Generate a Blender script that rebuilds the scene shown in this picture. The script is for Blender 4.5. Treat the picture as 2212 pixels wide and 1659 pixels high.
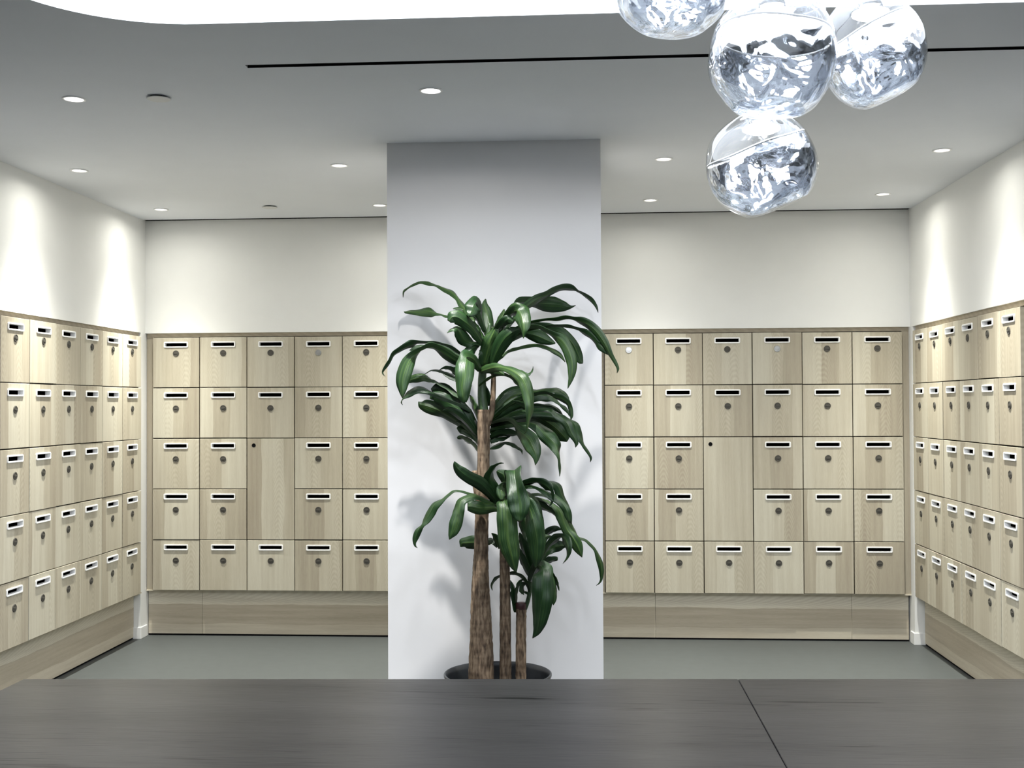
import bpy, bmesh, math, random
from mathutils import Vector, Matrix, noise

# ------------------------------------------------------------------ scene, camera, light, exposure
for o in list(bpy.data.objects):
    bpy.data.objects.remove(o)
S = bpy.context.scene
COL = S.collection
CAM_H = 1.5275
cd = bpy.data.cameras.new('camera')
cam = bpy.data.objects.new('camera', cd)
COL.objects.link(cam)
S.camera = cam
cd.sensor_fit = 'HORIZONTAL'
cd.sensor_width = 36.0
cd.lens = 36.0 * 2485.08 / 2212.0
cd.clip_start = 0.05
cam.rotation_mode = 'QUATERNION'
yaw, pitch, roll = 0.0651, 0.0184, -0.0045
f_ = Vector((-math.sin(yaw), math.cos(yaw), 0)); r_ = Vector((math.cos(yaw), math.sin(yaw), 0)); u_ = Vector((0, 0, 1))
f_, u_ = f_ * math.cos(pitch) + u_ * math.sin(pitch), u_ * math.cos(pitch) - f_ * math.sin(pitch)
r_, u_ = r_ * math.cos(roll) + u_ * math.sin(roll), u_ * math.cos(roll) - r_ * math.sin(roll)
cam.matrix_world = Matrix(((r_.x, u_.x, -f_.x, 0), (r_.y, u_.y, -f_.y, 0), (r_.z, u_.z, -f_.z, CAM_H), (0, 0, 0, 1)))

w = bpy.data.worlds.new('world'); S.world = w; w.use_nodes = True
w.node_tree.nodes['Background'].inputs[0].default_value = (0.8, 0.86, 1, 1)
w.node_tree.nodes['Background'].inputs[1].default_value = 0.02
S.view_settings.view_transform = 'Standard'
S.view_settings.look = 'None'
S.view_settings.gamma = 1.0
S.view_settings.use_curve_mapping = False
S.view_settings.exposure = 0.52
PANEL_GLOW = 2.3          # radiance of the luminous ceiling panel
FRONT_W, BACK_W = 285.0, 385.0   # watts of the wide front downlights and of the narrow ones behind
PENDANT_W = 34.0            # watts of the lamp in each glass pendant
SPOT_COL = (1.0, 0.985, 0.89)
FRONT_COL = (1.0, 0.99, 0.965)
PANEL_COL = (0.84, 0.905, 1.0)
S.cycles.max_bounces = 10
S.cycles.transparent_max_bounces = 12
S.cycles.sample_clamp_indirect = 6.0
S.cycles.caustics_reflective = False
S.cycles.caustics_refractive = False

random.seed(7)
PI = math.pi
H = 2.77                    # ceiling height
D = 7.50                    # plane of the door faces on the back wall
XL, XR = -2.914, 2.0596     # planes of the door faces on the side walls
WL, WR = -2.945, 2.066      # faces of the side walls above
Z0, RP = 1.9896, 0.3363     # top of the doors, height of one row
ZB = Z0 - 5 * RP            # bottom of the doors
ZW = 2.018                  # lower edge of the walls above the lockers

# ------------------------------------------------------------------ materials
def mat(name):
    m = bpy.data.materials.new(name); m.use_nodes = True
    nt = m.node_tree; b = nt.nodes['Principled BSDF']
    return m, nt, b
def N(nt, t, **kw):
    n = nt.nodes.new(t)
    for k, v in kw.items():
        setattr(n, k, v)
    return n
def LK(nt, a, b): nt.links.new(a, b)
def math_(nt, op, a, b=None, c=None):
    n = N(nt, 'ShaderNodeMath', operation=op)
    for i, v in enumerate((a, b, c)):
        if v is None: continue
        if isinstance(v, (int, float)): n.inputs[i].default_value = v
        else: LK(nt, v, n.inputs[i])
    return n.outputs[0]
def ramp(nt, fac, stops, interp='LINEAR'):
    n = N(nt, 'ShaderNodeValToRGB'); n.color_ramp.interpolation = interp
    el = n.color_ramp.elements
    while len(el) < len(stops): el.new(0.5)
    for e, (p, c) in zip(el, stops):
        e.position = p; e.color = (*c, 1)
    LK(nt, fac, n.inputs[0])
    return n.outputs[0]
def bump(nt, b, height, strength=0.2, dist=0.002):
    n = N(nt, 'ShaderNodeBump'); n.inputs['Strength'].default_value = strength; n.inputs['Distance'].default_value = dist
    LK(nt, height, n.inputs['Height']); LK(nt, n.outputs[0], b.inputs['Normal'])

def plain(name, col, rough=0.5, metal=0.0, spec=0.5, noise_amt=0.0, scale=40):
    m, nt, b = mat(name)
    b.inputs['Roughness'].default_value = rough; b.inputs['Metallic'].default_value = metal
    b.inputs['Specular IOR Level'].default_value = spec
    tc = N(nt, 'ShaderNodeTexCoord'); nz = N(nt, 'ShaderNodeTexNoise'); nz.inputs['Scale'].default_value = scale
    nz.inputs['Detail'].default_value = 3
    LK(nt, tc.outputs['Object'], nz.inputs['Vector'])
    a = tuple(c * (1 - noise_amt) for c in col); c2 = tuple(min(1, c * (1 + noise_amt)) for c in col)
    LK(nt, ramp(nt, nz.outputs[0], [(0.3, a), (0.7, c2)]), b.inputs['Base Color'])
    return m

def wood(name, c_dark, c_mid, c_light, axis='Z', plank=8.0, per_object=True, rough=0.55, fine=0.10, arch=0.16):
    """Printed oak decor: strips of different tone, fine grain and cathedral arches running along AXIS."""
    m, nt, b = mat(name)
    tc = N(nt, 'ShaderNodeTexCoord')
    sep = N(nt, 'ShaderNodeSeparateXYZ'); LK(nt, tc.outputs['Object'], sep.inputs[0])
    x, z = (sep.outputs[0], sep.outputs[2]) if axis == 'Z' else ((sep.outputs[2], sep.outputs[0]) if axis == 'X' else (sep.outputs[1], sep.outputs[0]))
    if per_object:
        oi = N(nt, 'ShaderNodeObjectInfo')
        off = math_(nt, 'MULTIPLY', oi.outputs['Random'], 173.0)
        x = math_(nt, 'ADD', x, off); z = math_(nt, 'ADD', z, math_(nt, 'MULTIPLY', oi.outputs['Random'], 31.7))
    # wavy strip boundaries
    cb = N(nt, 'ShaderNodeCombineXYZ'); LK(nt, math_(nt, 'MULTIPLY', x, 3.0), cb.inputs[0]); LK(nt, math_(nt, 'MULTIPLY', z, 1.3), cb.inputs[2])
    wob = N(nt, 'ShaderNodeTexNoise'); wob.inputs['Scale'].default_value = 2.0; LK(nt, cb.outputs[0], wob.inputs['Vector'])
    xw = math_(nt, 'ADD', x, math_(nt, 'MULTIPLY', wob.outputs[0], 0.035))
    vo = N(nt, 'ShaderNodeTexVoronoi', voronoi_dimensions='1D'); vo.inputs['Scale'].default_value = plank
    LK(nt, xw, vo.inputs['W'])
    cell = N(nt, 'ShaderNodeSeparateColor'); LK(nt, vo.outputs['Color'], cell.inputs[0])
    dx = math_(nt, 'SUBTRACT', xw, vo.outputs['W'])
    # long streaks
    c2 = N(nt, 'ShaderNodeCombineXYZ'); LK(nt, math_(nt, 'MULTIPLY', x, 38.0), c2.inputs[0]); LK(nt, math_(nt, 'MULTIPLY', z, 1.6), c2.inputs[2])
    st = N(nt, 'ShaderNodeTexNoise'); st.inputs['Scale'].default_value = 1.0; st.inputs['Detail'].default_value = 4; LK(nt, c2.outputs[0], st.inputs['Vector'])
    # pores
    c3 = N(nt, 'ShaderNodeCombineXYZ'); LK(nt, math_(nt, 'MULTIPLY', x, 330.0), c3.inputs[0]); LK(nt, math_(nt, 'MULTIPLY', z, 22.0), c3.inputs[2])
    po = N(nt, 'ShaderNodeTexNoise'); po.inputs['Scale'].default_value = 1.0; po.inputs['Detail'].default_value = 3; LK(nt, c3.outputs[0], po.inputs['Vector'])
    # cathedral arches in some strips
    q = math_(nt, 'MULTIPLY', math_(nt, 'MULTIPLY', dx, dx), 55.0 if axis == 'Z' else 40.0)
    ph = math_(nt, 'ADD', math_(nt, 'ADD', math_(nt, 'MULTIPLY', z, 1.0), q), math_(nt, 'MULTIPLY', st.outputs[0], 0.06))
    sn = math_(nt, 'SINE', math_(nt, 'MULTIPLY', ph, 190.0 if axis == 'Z' else 90.0))
    gate = math_(nt, 'GREATER_THAN', cell.outputs[2], 0.55)
    ar = math_(nt, 'MULTIPLY', math_(nt, 'MULTIPLY', sn, gate), arch * 0.5)
    t = math_(nt, 'ADD', math_(nt, 'MULTIPLY', cell.outputs[0], 0.55), math_(nt, 'MULTIPLY', st.outputs[0], 0.62))
    t = math_(nt, 'ADD', t, math_(nt, 'MULTIPLY', math_(nt, 'SUBTRACT', po.outputs[0], 0.5), fine * 3))
    t = math_(nt, 'ADD', t, ar)
    LK(nt, ramp(nt, t, [(0.22, c_dark), (0.55, c_mid), (0.92, c_light)]), b.inputs['Base Color'])
    b.inputs['Roughness'].default_value = rough
    b.inputs['Specular IOR Level'].default_value = 0.35
    bump(nt, b, po.outputs[0], 0.12, 0.001)
    return m

OAK = wood('oak_decor', (0.350, 0.306, 0.235), (0.455, 0.412, 0.322), (0.575, 0.542, 0.446))
OAK_FLAT = wood('oak_decor_lengthwise', (0.40, 0.345, 0.26), (0.53, 0.47, 0.37), (0.68, 0.63, 0.515), axis='X', plank=9.0, per_object=False)
OAK_TRIM = wood('oak_trim', (0.34, 0.295, 0.225), (0.43, 0.385, 0.30), (0.52, 0.475, 0.385))
COUNTER = None
def counter_wood():
    m, nt, b = mat('grey_stained_wood')
    tc = N(nt, 'ShaderNodeTexCoord')
    def nz(sx, sy, detail, dist=0.0):
        mp = N(nt, 'ShaderNodeMapping'); mp.inputs['Scale'].default_value = (sx, sy, 1); LK(nt, tc.outputs['Object'], mp.inputs[0])
        n = N(nt, 'ShaderNodeTexNoise'); n.inputs['Scale'].default_value = 1.0; n.inputs['Detail'].default_value = detail; n.inputs['Distortion'].default_value = dist
        LK(nt, mp.outputs[0], n.inputs['Vector']); return n.outputs[0]
    broad, line, pore, gate = nz(0.7, 9, 3), nz(4.5, 95, 3, 0.6), nz(14, 300, 2), nz(1.6, 6, 2)
    dark = math_(nt, 'MULTIPLY', math_(nt, 'MAXIMUM', math_(nt, 'SUBTRACT', 0.46, line), 0.0), math_(nt, 'MULTIPLY', math_(nt, 'MAXIMUM', math_(nt, 'SUBTRACT', gate, 0.42), 0.0), 9.0))
    t = math_(nt, 'ADD', math_(nt, 'MULTIPLY', broad, 0.55), math_(nt, 'MULTIPLY', pore, 0.45))
    t = math_(nt, 'SUBTRACT', t, dark)
    LK(nt, ramp(nt, t, [(0.05, (0.003, 0.0027, 0.0029)), (0.38, (0.0125, 0.0113, 0.0118)), (0.62, (0.0175, 0.0158, 0.0165)), (0.8, (0.024, 0.0218, 0.0228))]), b.inputs['Base Color'])
    b.inputs['Roughness'].default_value = 0.31
    LK(nt, math_(nt, 'MAXIMUM', math_(nt, 'MULTIPLY_ADD', t, 0.60, 0.0), 0.05), b.inputs['Specular IOR Level'])
    bump(nt, b, t, 0.25, 0.0015)
    return m
COUNTER = counter_wood()
WALL = plain('white_paint', (0.86, 0.86, 0.845), 0.6, spec=0.25, noise_amt=0.01, scale=6)
CEIL = plain('ceiling_paint', (0.815, 0.835, 0.875), 0.75, spec=0.15, noise_amt=0.008, scale=5)
PILLAR = plain('pillar_paint', (0.79, 0.78, 0.775), 0.55, spec=0.3, noise_amt=0.01, scale=6)
FLOOR = plain('grey_vinyl', (0.060, 0.067, 0.067), 0.5, spec=0.35, noise_amt=0.05, scale=14)
DARKWALL = plain('bounce_cut_paint', (0.16, 0.165, 0.175), 0.6, noise_amt=0.02, scale=6)  # dark tone chosen for unseen lobby walls to cut bounced light
BLACK = plain('black_void', (0.004, 0.004, 0.005), 0.8, spec=0.1)
INSIDE = plain('shade_dark_carcass', (0.022, 0.019, 0.016), 0.8, spec=0.1)  # near-black colour puts the shade of slots and door gaps into the carcass
WHITE_PL = plain('white_plastic', (0.92, 0.92, 0.92), 0.35)
GUN = plain('gunmetal', (0.085, 0.080, 0.070), 0.6, metal=0.0, spec=0.2, noise_amt=0.1)
STEEL = plain('bright_steel', (0.55, 0.55, 0.53), 0.3, metal=0.85, noise_amt=0.1)  # lamp reflection on a few locks, put into a brighter metal colour
POT = plain('charcoal_glaze', (0.020, 0.023, 0.026), 0.35, noise_amt=0.1)
SOIL = plain('dark_soil', (0.012, 0.010, 0.008), 0.9, noise_amt=0.5, scale=90)
SHOOT = plain('green_shoot', (0.03, 0.06, 0.022), 0.5, noise_amt=0.25, scale=60)
WAX = plain('dark_red_wax', (0.045, 0.012, 0.014), 0.45, noise_amt=0.2)
CHROME = plain('chrome', (0.75, 0.77, 0.80), 0.08, metal=1.0)
CORD = plain('clear_grey_cord', (0.35, 0.36, 0.38), 0.4)
PLATE = plain('cover_plate_white', (0.72, 0.72, 0.71), 0.5)

def emit(name, col, s):
    m, nt, b = mat(name)
    b.inputs['Base Color'].default_value = (*col, 1)
    b.inputs['Emission Color'].default_value = (*col, 1); b.inputs['Emission Strength'].default_value = s
    return m
PANEL = emit('luminous_film', PANEL_COL, PANEL_GLOW)
BULB = emit('downlight_led', (1.0, 0.97, 0.92), 45.0)
LED = emit('pendant_led', (0.95, 0.975, 1.0), 34.0)

def beam(light, narrow, n_exp, wide_exp):
    """Give a lamp the soft beam of a downlight: strength falls off as a power of the cosine from its axis."""
    light.use_nodes = True; nt = light.node_tree; em = nt.nodes['Emission']
    tc = N(nt, 'ShaderNodeTexCoord'); sp = N(nt, 'ShaderNodeSeparateXYZ'); LK(nt, tc.outputs['Normal'], sp.inputs[0])
    c = math_(nt, 'ABSOLUTE', sp.outputs[2])
    a = math_(nt, 'MULTIPLY', math_(nt, 'POWER', c, float(n_exp)), narrow)
    b = math_(nt, 'MULTIPLY', math_(nt, 'POWER', c, float(wide_exp)), 1 - narrow)
    LK(nt, math_(nt, 'ADD', a, b), em.inputs['Strength'])

def bark():
    m, nt, b = mat('cane_bark')
    tc = N(nt, 'ShaderNodeTexCoord')
    mp = N(nt, 'ShaderNodeMapping'); mp.inputs['Scale'].default_value = (95, 95, 20); LK(nt, tc.outputs['Object'], mp.inputs[0])
    vz = N(nt, 'ShaderNodeTexNoise'); vz.inputs['Scale'].default_value = 1.0; vz.inputs['Detail'].default_value = 5; LK(nt, mp.outputs[0], vz.inputs['Vector'])
    m2 = N(nt, 'ShaderNodeMapping'); m2.inputs['Scale'].default_value = (3, 3, 34); LK(nt, tc.outputs['Object'], m2.inputs[0])
    rg = N(nt, 'ShaderNodeTexNoise'); rg.inputs['Scale'].default_value = 1.0; rg.inputs['Detail'].default_value = 2; LK(nt, m2.outputs[0], rg.inputs['Vector'])
    t = math_(nt, 'ADD', math_(nt, 'MULTIPLY', vz.outputs[0], 0.75), math_(nt, 'MULTIPLY', rg.outputs[0], 0.3))
    LK(nt, ramp(nt, t, [(0.36, (0.026, 0.015, 0.008)), (0.5, (0.125, 0.082, 0.048)), (0.66, (0.27, 0.195, 0.125))]), b.inputs['Base Color'])
    b.inputs['Roughness'].default_value = 0.8
    bump(nt, b, t, 0.9, 0.006)
    return m
BARK = bark()

def leafmat():
    m, nt, b = mat('glossy_leaf')
    uv = N(nt, 'ShaderNodeUVMap'); sep = N(nt, 'ShaderNodeSeparateXYZ'); LK(nt, uv.outputs[0], sep.inputs[0])
    oi = N(nt, 'ShaderNodeObjectInfo')
    off = math_(nt, 'MULTIPLY', oi.outputs['Random'], 50.0)
    c = N(nt, 'ShaderNodeCombineXYZ'); LK(nt, math_(nt, 'ADD', math_(nt, 'MULTIPLY', sep.outputs[0], 26.0), off), c.inputs[0]); LK(nt, math_(nt, 'MULTIPLY', sep.outputs[1], 2.0), c.inputs[1])
    nz = N(nt, 'ShaderNodeTexNoise'); nz.inputs['Scale'].default_value = 1.0; nz.inputs['Detail'].default_value = 3; LK(nt, c.outputs[0], nz.inputs['Vector'])
    mid = math_(nt, 'SUBTRACT', 1.0, math_(nt, 'MULTIPLY', math_(nt, 'ABSOLUTE', math_(nt, 'SUBTRACT', sep.outputs[0], 0.5)), 5.0))
    mid = math_(nt, 'MULTIPLY', math_(nt, 'MAXIMUM', mid, 0.0), 0.16)
    t = math_(nt, 'ADD', math_(nt, 'ADD', nz.outputs[0], mid), math_(nt, 'MULTIPLY', math_(nt, 'SUBTRACT', oi.outputs['Random'], 0.5), 0.22))
    base = ramp(nt, t, [(0.3, (0.007, 0.021, 0.007)), (0.55, (0.013, 0.038, 0.011)), (0.85, (0.055, 0.100, 0.024))])
    tip = N(nt, 'ShaderNodeMix', data_type='RGBA')
    tf = math_(nt, 'MULTIPLY', math_(nt, 'MAXIMUM', math_(nt, 'SUBTRACT', sep.outputs[1], 0.945), 0.0), 20.0)
    LK(nt, tf, tip.inputs[0]); LK(nt, base, tip.inputs[6]); tip.inputs[7].default_value = (0.016, 0.011, 0.008, 1)
    LK(nt, tip.outputs[2], b.inputs['Base Color'])
    b.inputs['Roughness'].default_value = 0.38
    b.inputs['Specular IOR Level'].default_value = 0.30
    tr = N(nt, 'ShaderNodeBsdfTranslucent'); tr.inputs[0].default_value = (0.05, 0.14, 0.03, 1)
    mx = N(nt, 'ShaderNodeMixShader'); mx.inputs[0].default_value = 0.12
    LK(nt, b.outputs[0], mx.inputs[1]); LK(nt, tr.outputs[0], mx.inputs[2])
    LK(nt, mx.outputs[0], nt.nodes['Material Output'].inputs[0])
    bump(nt, b, nz.outputs[0], 0.35, 0.004)
    return m
LEAF = leafmat()

def clear_glass():
    m, nt, b = mat('clear_blown_shell')
    nt.nodes.remove(b)
    tr = N(nt, 'ShaderNodeBsdfTransparent'); tr.inputs[0].default_value = (0.97, 0.98, 0.99, 1)
    gl = N(nt, 'ShaderNodeBsdfGlossy'); gl.inputs['Roughness'].default_value = 0.03
    lw = N(nt, 'ShaderNodeLayerWeight'); lw.inputs[0].default_value = 0.32
    fac = math_(nt, 'ADD', math_(nt, 'MULTIPLY', lw.outputs['Facing'], 0.55), 0.035)
    mx = N(nt, 'ShaderNodeMixShader'); LK(nt, fac, mx.inputs[0]); LK(nt, tr.outputs[0], mx.inputs[1]); LK(nt, gl.outputs[0], mx.inputs[2])
    LK(nt, mx.outputs[0], nt.nodes['Material Output'].inputs[0])
    return m
def half_mirror():
    m, nt, b = mat('metallised_film')
    nt.nodes.remove(b)
    tr = N(nt, 'ShaderNodeBsdfTransparent'); tr.inputs[0].default_value = (0.80, 0.84, 0.90, 1)
    gl = N(nt, 'ShaderNodeBsdfGlossy'); gl.inputs['Roughness'].default_value = 0.04; gl.inputs[0].default_value = (0.93, 0.95, 0.98, 1)
    tc = N(nt, 'ShaderNodeTexCoord'); nz = N(nt, 'ShaderNodeTexNoise'); nz.inputs['Scale'].default_value = 7.0; nz.inputs['Detail'].default_value = 1.5; nz.inputs['Distortion'].default_value = 2.2
    LK(nt, tc.outputs['Object'], nz.inputs['Vector'])
    bp = N(nt, 'ShaderNodeBump'); bp.inputs['Strength'].default_value = 0.65; bp.inputs['Distance'].default_value = 0.03
    LK(nt, nz.outputs[0], bp.inputs['Height']); LK(nt, bp.outputs[0], gl.inputs['Normal'])
    mx = N(nt, 'ShaderNodeMixShader'); mx.inputs[0].default_value = 0.81
    LK(nt, tr.outputs[0], mx.inputs[1]); LK(nt, gl.outputs[0], mx.inputs[2])
    LK(nt, mx.outputs[0], nt.nodes['Material Output'].inputs[0])
    return m
GLASS = clear_glass(); MIRROR = half_mirror()

# ------------------------------------------------------------------ helpers
def link(name, me, m=None, parent=None, loc=None):
    o = bpy.data.objects.new(name, me); COL.objects.link(o)
    if m is not None and not me.materials: me.materials.append(m)
    if parent is not None: o.parent = parent
    if loc is not None: o.location = loc
    return o
def from_bm(name, bm, m=None, parent=None, smooth=False, loc=None):
    bmesh.ops.recalc_face_normals(bm, faces=bm.faces)
    me = bpy.data.meshes.new(name); bm.to_mesh(me); bm.free()
    if smooth:
        for p in me.polygons: p.use_smooth = True
    return link(name, me, m, parent, loc)
def box(bm, x0, x1, y0, y1, z0, z1, bev=0.0):
    r = bmesh.ops.create_cube(bm, size=1.0)
    vs = r['verts']
    for v in vs:
        v.co = Vector(((x0 + x1) / 2 + v.co.x * (x1 - x0), (y0 + y1) / 2 + v.co.y * (y1 - y0), (z0 + z1) / 2 + v.co.z * (z1 - z0)))
    if bev:
        es = list({e for v in vs for e in v.link_edges})
        bmesh.ops.bevel(bm, geom=es, offset=bev, segments=2, affect='EDGES')
def loops(bm, rings, closed_start=False, closed_end=False):
    """Skin a list of equal-length closed rings of points."""
    vr = [[bm.verts.new(p) for p in ring] for ring in rings]
    n = len(vr[0])
    for a, b in zip(vr, vr[1:]):
        for i in range(n):
            bm.faces.new((a[i], a[(i + 1) % n], b[(i + 1) % n], b[i]))
    if closed_start: bm.faces.new(list(reversed(vr[0])))
    if closed_end: bm.faces.new(vr[-1])
    return vr
def lathe(bm, prof, n=32, cx=0, cy=0, cap0=False, cap1=False, axis='Z'):
    rings = []
    for r, h in prof:
        ring = []
        for i in range(n):
            a = 2 * PI * i / n
            if axis == 'Z': ring.append((cx + r * math.cos(a), cy + r * math.sin(a), h))
            else: ring.append((cx + r * math.cos(a), h, cy + r * math.sin(a)))
        rings.append(ring)
    loops(bm, rings, cap0, cap1)
def tube(bm, pts, n=14, wob=0.0, seed=0, sub=6):
    """Round tube through (x, y, z, radius) points with Catmull-Rom smoothing."""
    P = [Vector(p[:3]) for p in pts]; R = [p[3] for p in pts]
    rings = []; cnt = len(P)
    for i in range(cnt - 1):
        for k in range(sub + (1 if i == cnt - 2 else 0)):
            t = k / sub
            p0, p1, p2, p3 = P[max(i - 1, 0)], P[i], P[i + 1], P[min(i + 2, cnt - 1)]
            c = 0.5 * ((2 * p1) + (p2 - p0) * t + (2 * p0 - 5 * p1 + 4 * p2 - p3) * t * t + (3 * p1 - p0 - 3 * p2 + p3) * t ** 3)
            rings.append((c, R[i] * (1 - t) + R[i + 1] * t))
    out = []
    for j, (c, r) in enumerate(rings):
        d = (rings[min(j + 1, len(rings) - 1)][0] - rings[max(j - 1, 0)][0]).normalized()
        a = d.orthogonal().normalized() if abs(d.z) < 0.9 else (Vector((1, 0, 0)) - d * d.x).normalized()
        b = d.cross(a)
        ring = []
        for i in range(n):
            th = 2 * PI * i / n
            rr = r * (1 + wob * noise.noise(Vector((3 * math.cos(th), 3 * math.sin(th), c.z * 40 + seed))) + wob * 0.7 * noise.noise(Vector((seed, 1.3, c.z * 90))))
            ring.append(c + a * rr * math.cos(th) + b * rr * math.sin(th))
        out.append(ring)
    loops(bm, out, True, True)
def tag(o, label, cat, group=None):
    o['label'] = label; o['category'] = cat
    if group: o['group'] = group
    return o
def struct(o):
    o['kind'] = 'structure'; return o
def thing(name, label, cat, loc=(0, 0, 0), rz=0.0, group=None):
    o = bpy.data.objects.new(name, None); COL.objects.link(o)
    o.location = loc; o.rotation_euler = (0, 0, rz); o.empty_display_size = 0.1
    return tag(o, label, cat, group)
def copy_tree(o, parent=None):
    c = o.copy(); COL.objects.link(c)
    if parent is not None: c.parent = parent
    for ch in KIDS.get(o.name, ()): copy_tree(ch, c)
    return c
KIDS = {}
def kids_of(*objs):
    for o in objs:
        if o.parent is not None: KIDS.setdefault(o.parent.name, []).append(o)

# ------------------------------------------------------------------ the room
DL = [(-2.055, 4.487), (-0.607, 4.482), (-2.653, 5.855), (-1.269, 5.847), (-2.667, 7.057), (-1.275, 7.032),
      (0.394, 5.834), (0.391, 7.006), (1.745, 5.748), (1.757, 6.928), (0.84, 4.48)]
bm = bmesh.new(); box(bm, -7.2, 6.2, -2.6, 8.0, -0.1, 0.0); struct(from_bm('floor', bm, FLOOR))

def fill_holes(name, polys, z, depth, m):
    """A flat slab with holes: filled 2D outlines, the first one outside."""
    cu = bpy.data.curves.new(name, 'CURVE'); cu.dimensions = '2D'; cu.fill_mode = 'BOTH'; cu.extrude = depth / 2
    for pts in polys:
        sp = cu.splines.new('POLY'); sp.points.add(len(pts) - 1); sp.use_cyclic_u = True
        for p, (x, y) in zip(sp.points, pts): p.co = (x, y, 0, 1)
    t = bpy.data.objects.new(name + '_outline', cu); COL.objects.link(t)
    me = bpy.data.meshes.new_from_object(t.evaluated_get(bpy.context.evaluated_depsgraph_get()))
    bpy.data.objects.remove(t); bpy.data.curves.remove(cu)
    me.name = name; me.materials.clear()
    me.transform(Matrix.Translation((0, 0, z + depth / 2)))
    return link(name, me, m)
def round_rect(x0, x1, y0, y1, r, n=16):
    pts = []
    for cx, cy, a0 in ((x1 - r, y1 - r, 0), (x0 + r, y1 - r, 90), (x0 + r, y0 + r, 180), (x1 - r, y0 + r, 270)):
        for i in range(n + 1):
            a = math.radians(a0 + 90 * i / n); pts.append((cx + r * math.cos(a), cy + r * math.sin(a)))
    return pts
def circle(x, y, r, n=28): return [(x + r * math.cos(2 * PI * i / n), y + r * math.sin(2 * PI * i / n)) for i in range(n)]
panel_outline = round_rect(-1.75, 1.95, -1.4, 3.64, 0.5)
SLOT_Y = 4.112
slot = [(-1.236, SLOT_Y - 0.017), (2.0, SLOT_Y - 0.017), (2.0, SLOT_Y + 0.017), (-1.236, SLOT_Y + 0.017)]
ceil = fill_holes('ceiling', [[(-7.1, -2.5), (6.1, -2.5), (6.1, 7.458), (-7.1, 7.458)], panel_outline, slot] + [circle(x, y, 0.040) for x, y in DL], H, 0.07, CEIL)
struct(ceil)

bm = bmesh.new()
box(bm, WL - 0.4, WL, 4.3, 7.9, ZW, H + 0.1)            # above the lockers
box(bm, WL - 0.4, WL, 4.3, 5.50, 0, ZW)                 # before the lockers
box(bm, WL - 0.4, WL, 7.43, 7.9, 0, ZW)                  # white post in the corner
box(bm, WL - 0.5, WL - 0.36, 5.4, 7.5, 0, ZW)            # behind the lockers
struct(from_bm('wall_left', bm, WALL))
bm = bmesh.new()
box(bm, WR, WR + 0.4, 4.3, 7.9, ZW, H + 0.1)
box(bm, WR, WR + 0.4, 4.3, 5.56, 0, ZW)
box(bm, WR - 0.004, WR + 0.4, 7.455, 7.9, 0, ZW)
box(bm, WR + 0.36, WR + 0.5, 5.4, 7.5, 0, ZW)
struct(from_bm('wall_right', bm, WALL))
bm = bmesh.new()
box(bm, WL, WR, 7.508, 7.9, ZW, H + 0.002)
box(bm, -1.245, 0.055, 7.508, 7.9, 0, ZW)
box(bm, WL, WR, 7.86, 7.95, 0, ZW)
struct(from_bm('wall_back', bm, WALL))
bm = bmesh.new(); box(bm, -7.1, 6.1, -2.5, -2.4, 0, H + 0.1); box(bm, -7.1, -7.0, -2.4, 4.4, 0, H + 0.1); box(bm, 6.0, 6.1, -2.4, 4.4, 0, H + 0.1)
box(bm, -7.0, WL - 0.401, 4.301, 4.4, 0, H + 0.1); box(bm, WR + 0.401, 6.0, 4.301, 4.4, 0, H + 0.1)   # unseen lobby, made wide and dark to keep bounce off the ceiling
struct(from_bm('wall_front', bm, DARKWALL))
bm = bmesh.new(); box(bm, -0.939, 0.069, 5.375, 6.38, 0, H + 0.02); struct(from_bm('pillar', bm, PILLAR))
bm = bmesh.new(); box(bm, WL, WR, 7.4585, 7.60, H + 0.0045, H + 0.069); struct(from_bm('trim_1', bm, BLACK))   # dark shadow gap along the back wall
for nm, xa, xb, ya, yb in (('baseboard_left', WL - 0.05, WL + 0.008, 7.422, 7.53), ('baseboard_right', WR - 0.012, WR + 0.06, 7.447, 7.53)):
    bm = bmesh.new(); box(bm, xa, xb, ya, yb, 0, 0.075, 0.002); struct(from_bm(nm, bm, WALL))

# luminous panel, slot and plates in the ceiling
bm = bmesh.new()
vs = [bm.verts.new((x, y, H - 0.001)) for x, y in round_rect(-1.748, 1.948, -1.398, 3.638, 0.498)]
bm.faces.new(vs); r = bmesh.ops.extrude_face_region(bm, geom=bm.faces[:]); bmesh.ops.translate(bm, verts=[v for v in r['geom'] if isinstance(v, bmesh.types.BMVert)], vec=(0, 0, 0.05))
tag(from_bm('luminous_ceiling_panel', bm, PANEL), 'glowing white ceiling panel with rounded corners over the counter', 'light panel')
t = thing('linear_air_diffuser', 'long thin black slot in the white ceiling', 'air diffuser', (0.38, SLOT_Y, H))
bm = bmesh.new()
box(bm, -1.63, 1.63, -0.03, 0.03, 0.055, 0.075); box(bm, -1.63, 1.63, -0.03, -0.0172, 0.01, 0.055); box(bm, -1.63, 1.63, 0.0172, 0.03, 0.01, 0.055)
from_bm('channel', bm, BLACK, t)
bm = bmesh.new(); box(bm, -1.615, 1.615, -0.0165, -0.0135, -0.001, 0.03); box(bm, -1.615, 1.615, 0.0135, 0.0165, -0.001, 0.03); from_bm('edge_profile', bm, BLACK, t)

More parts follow.
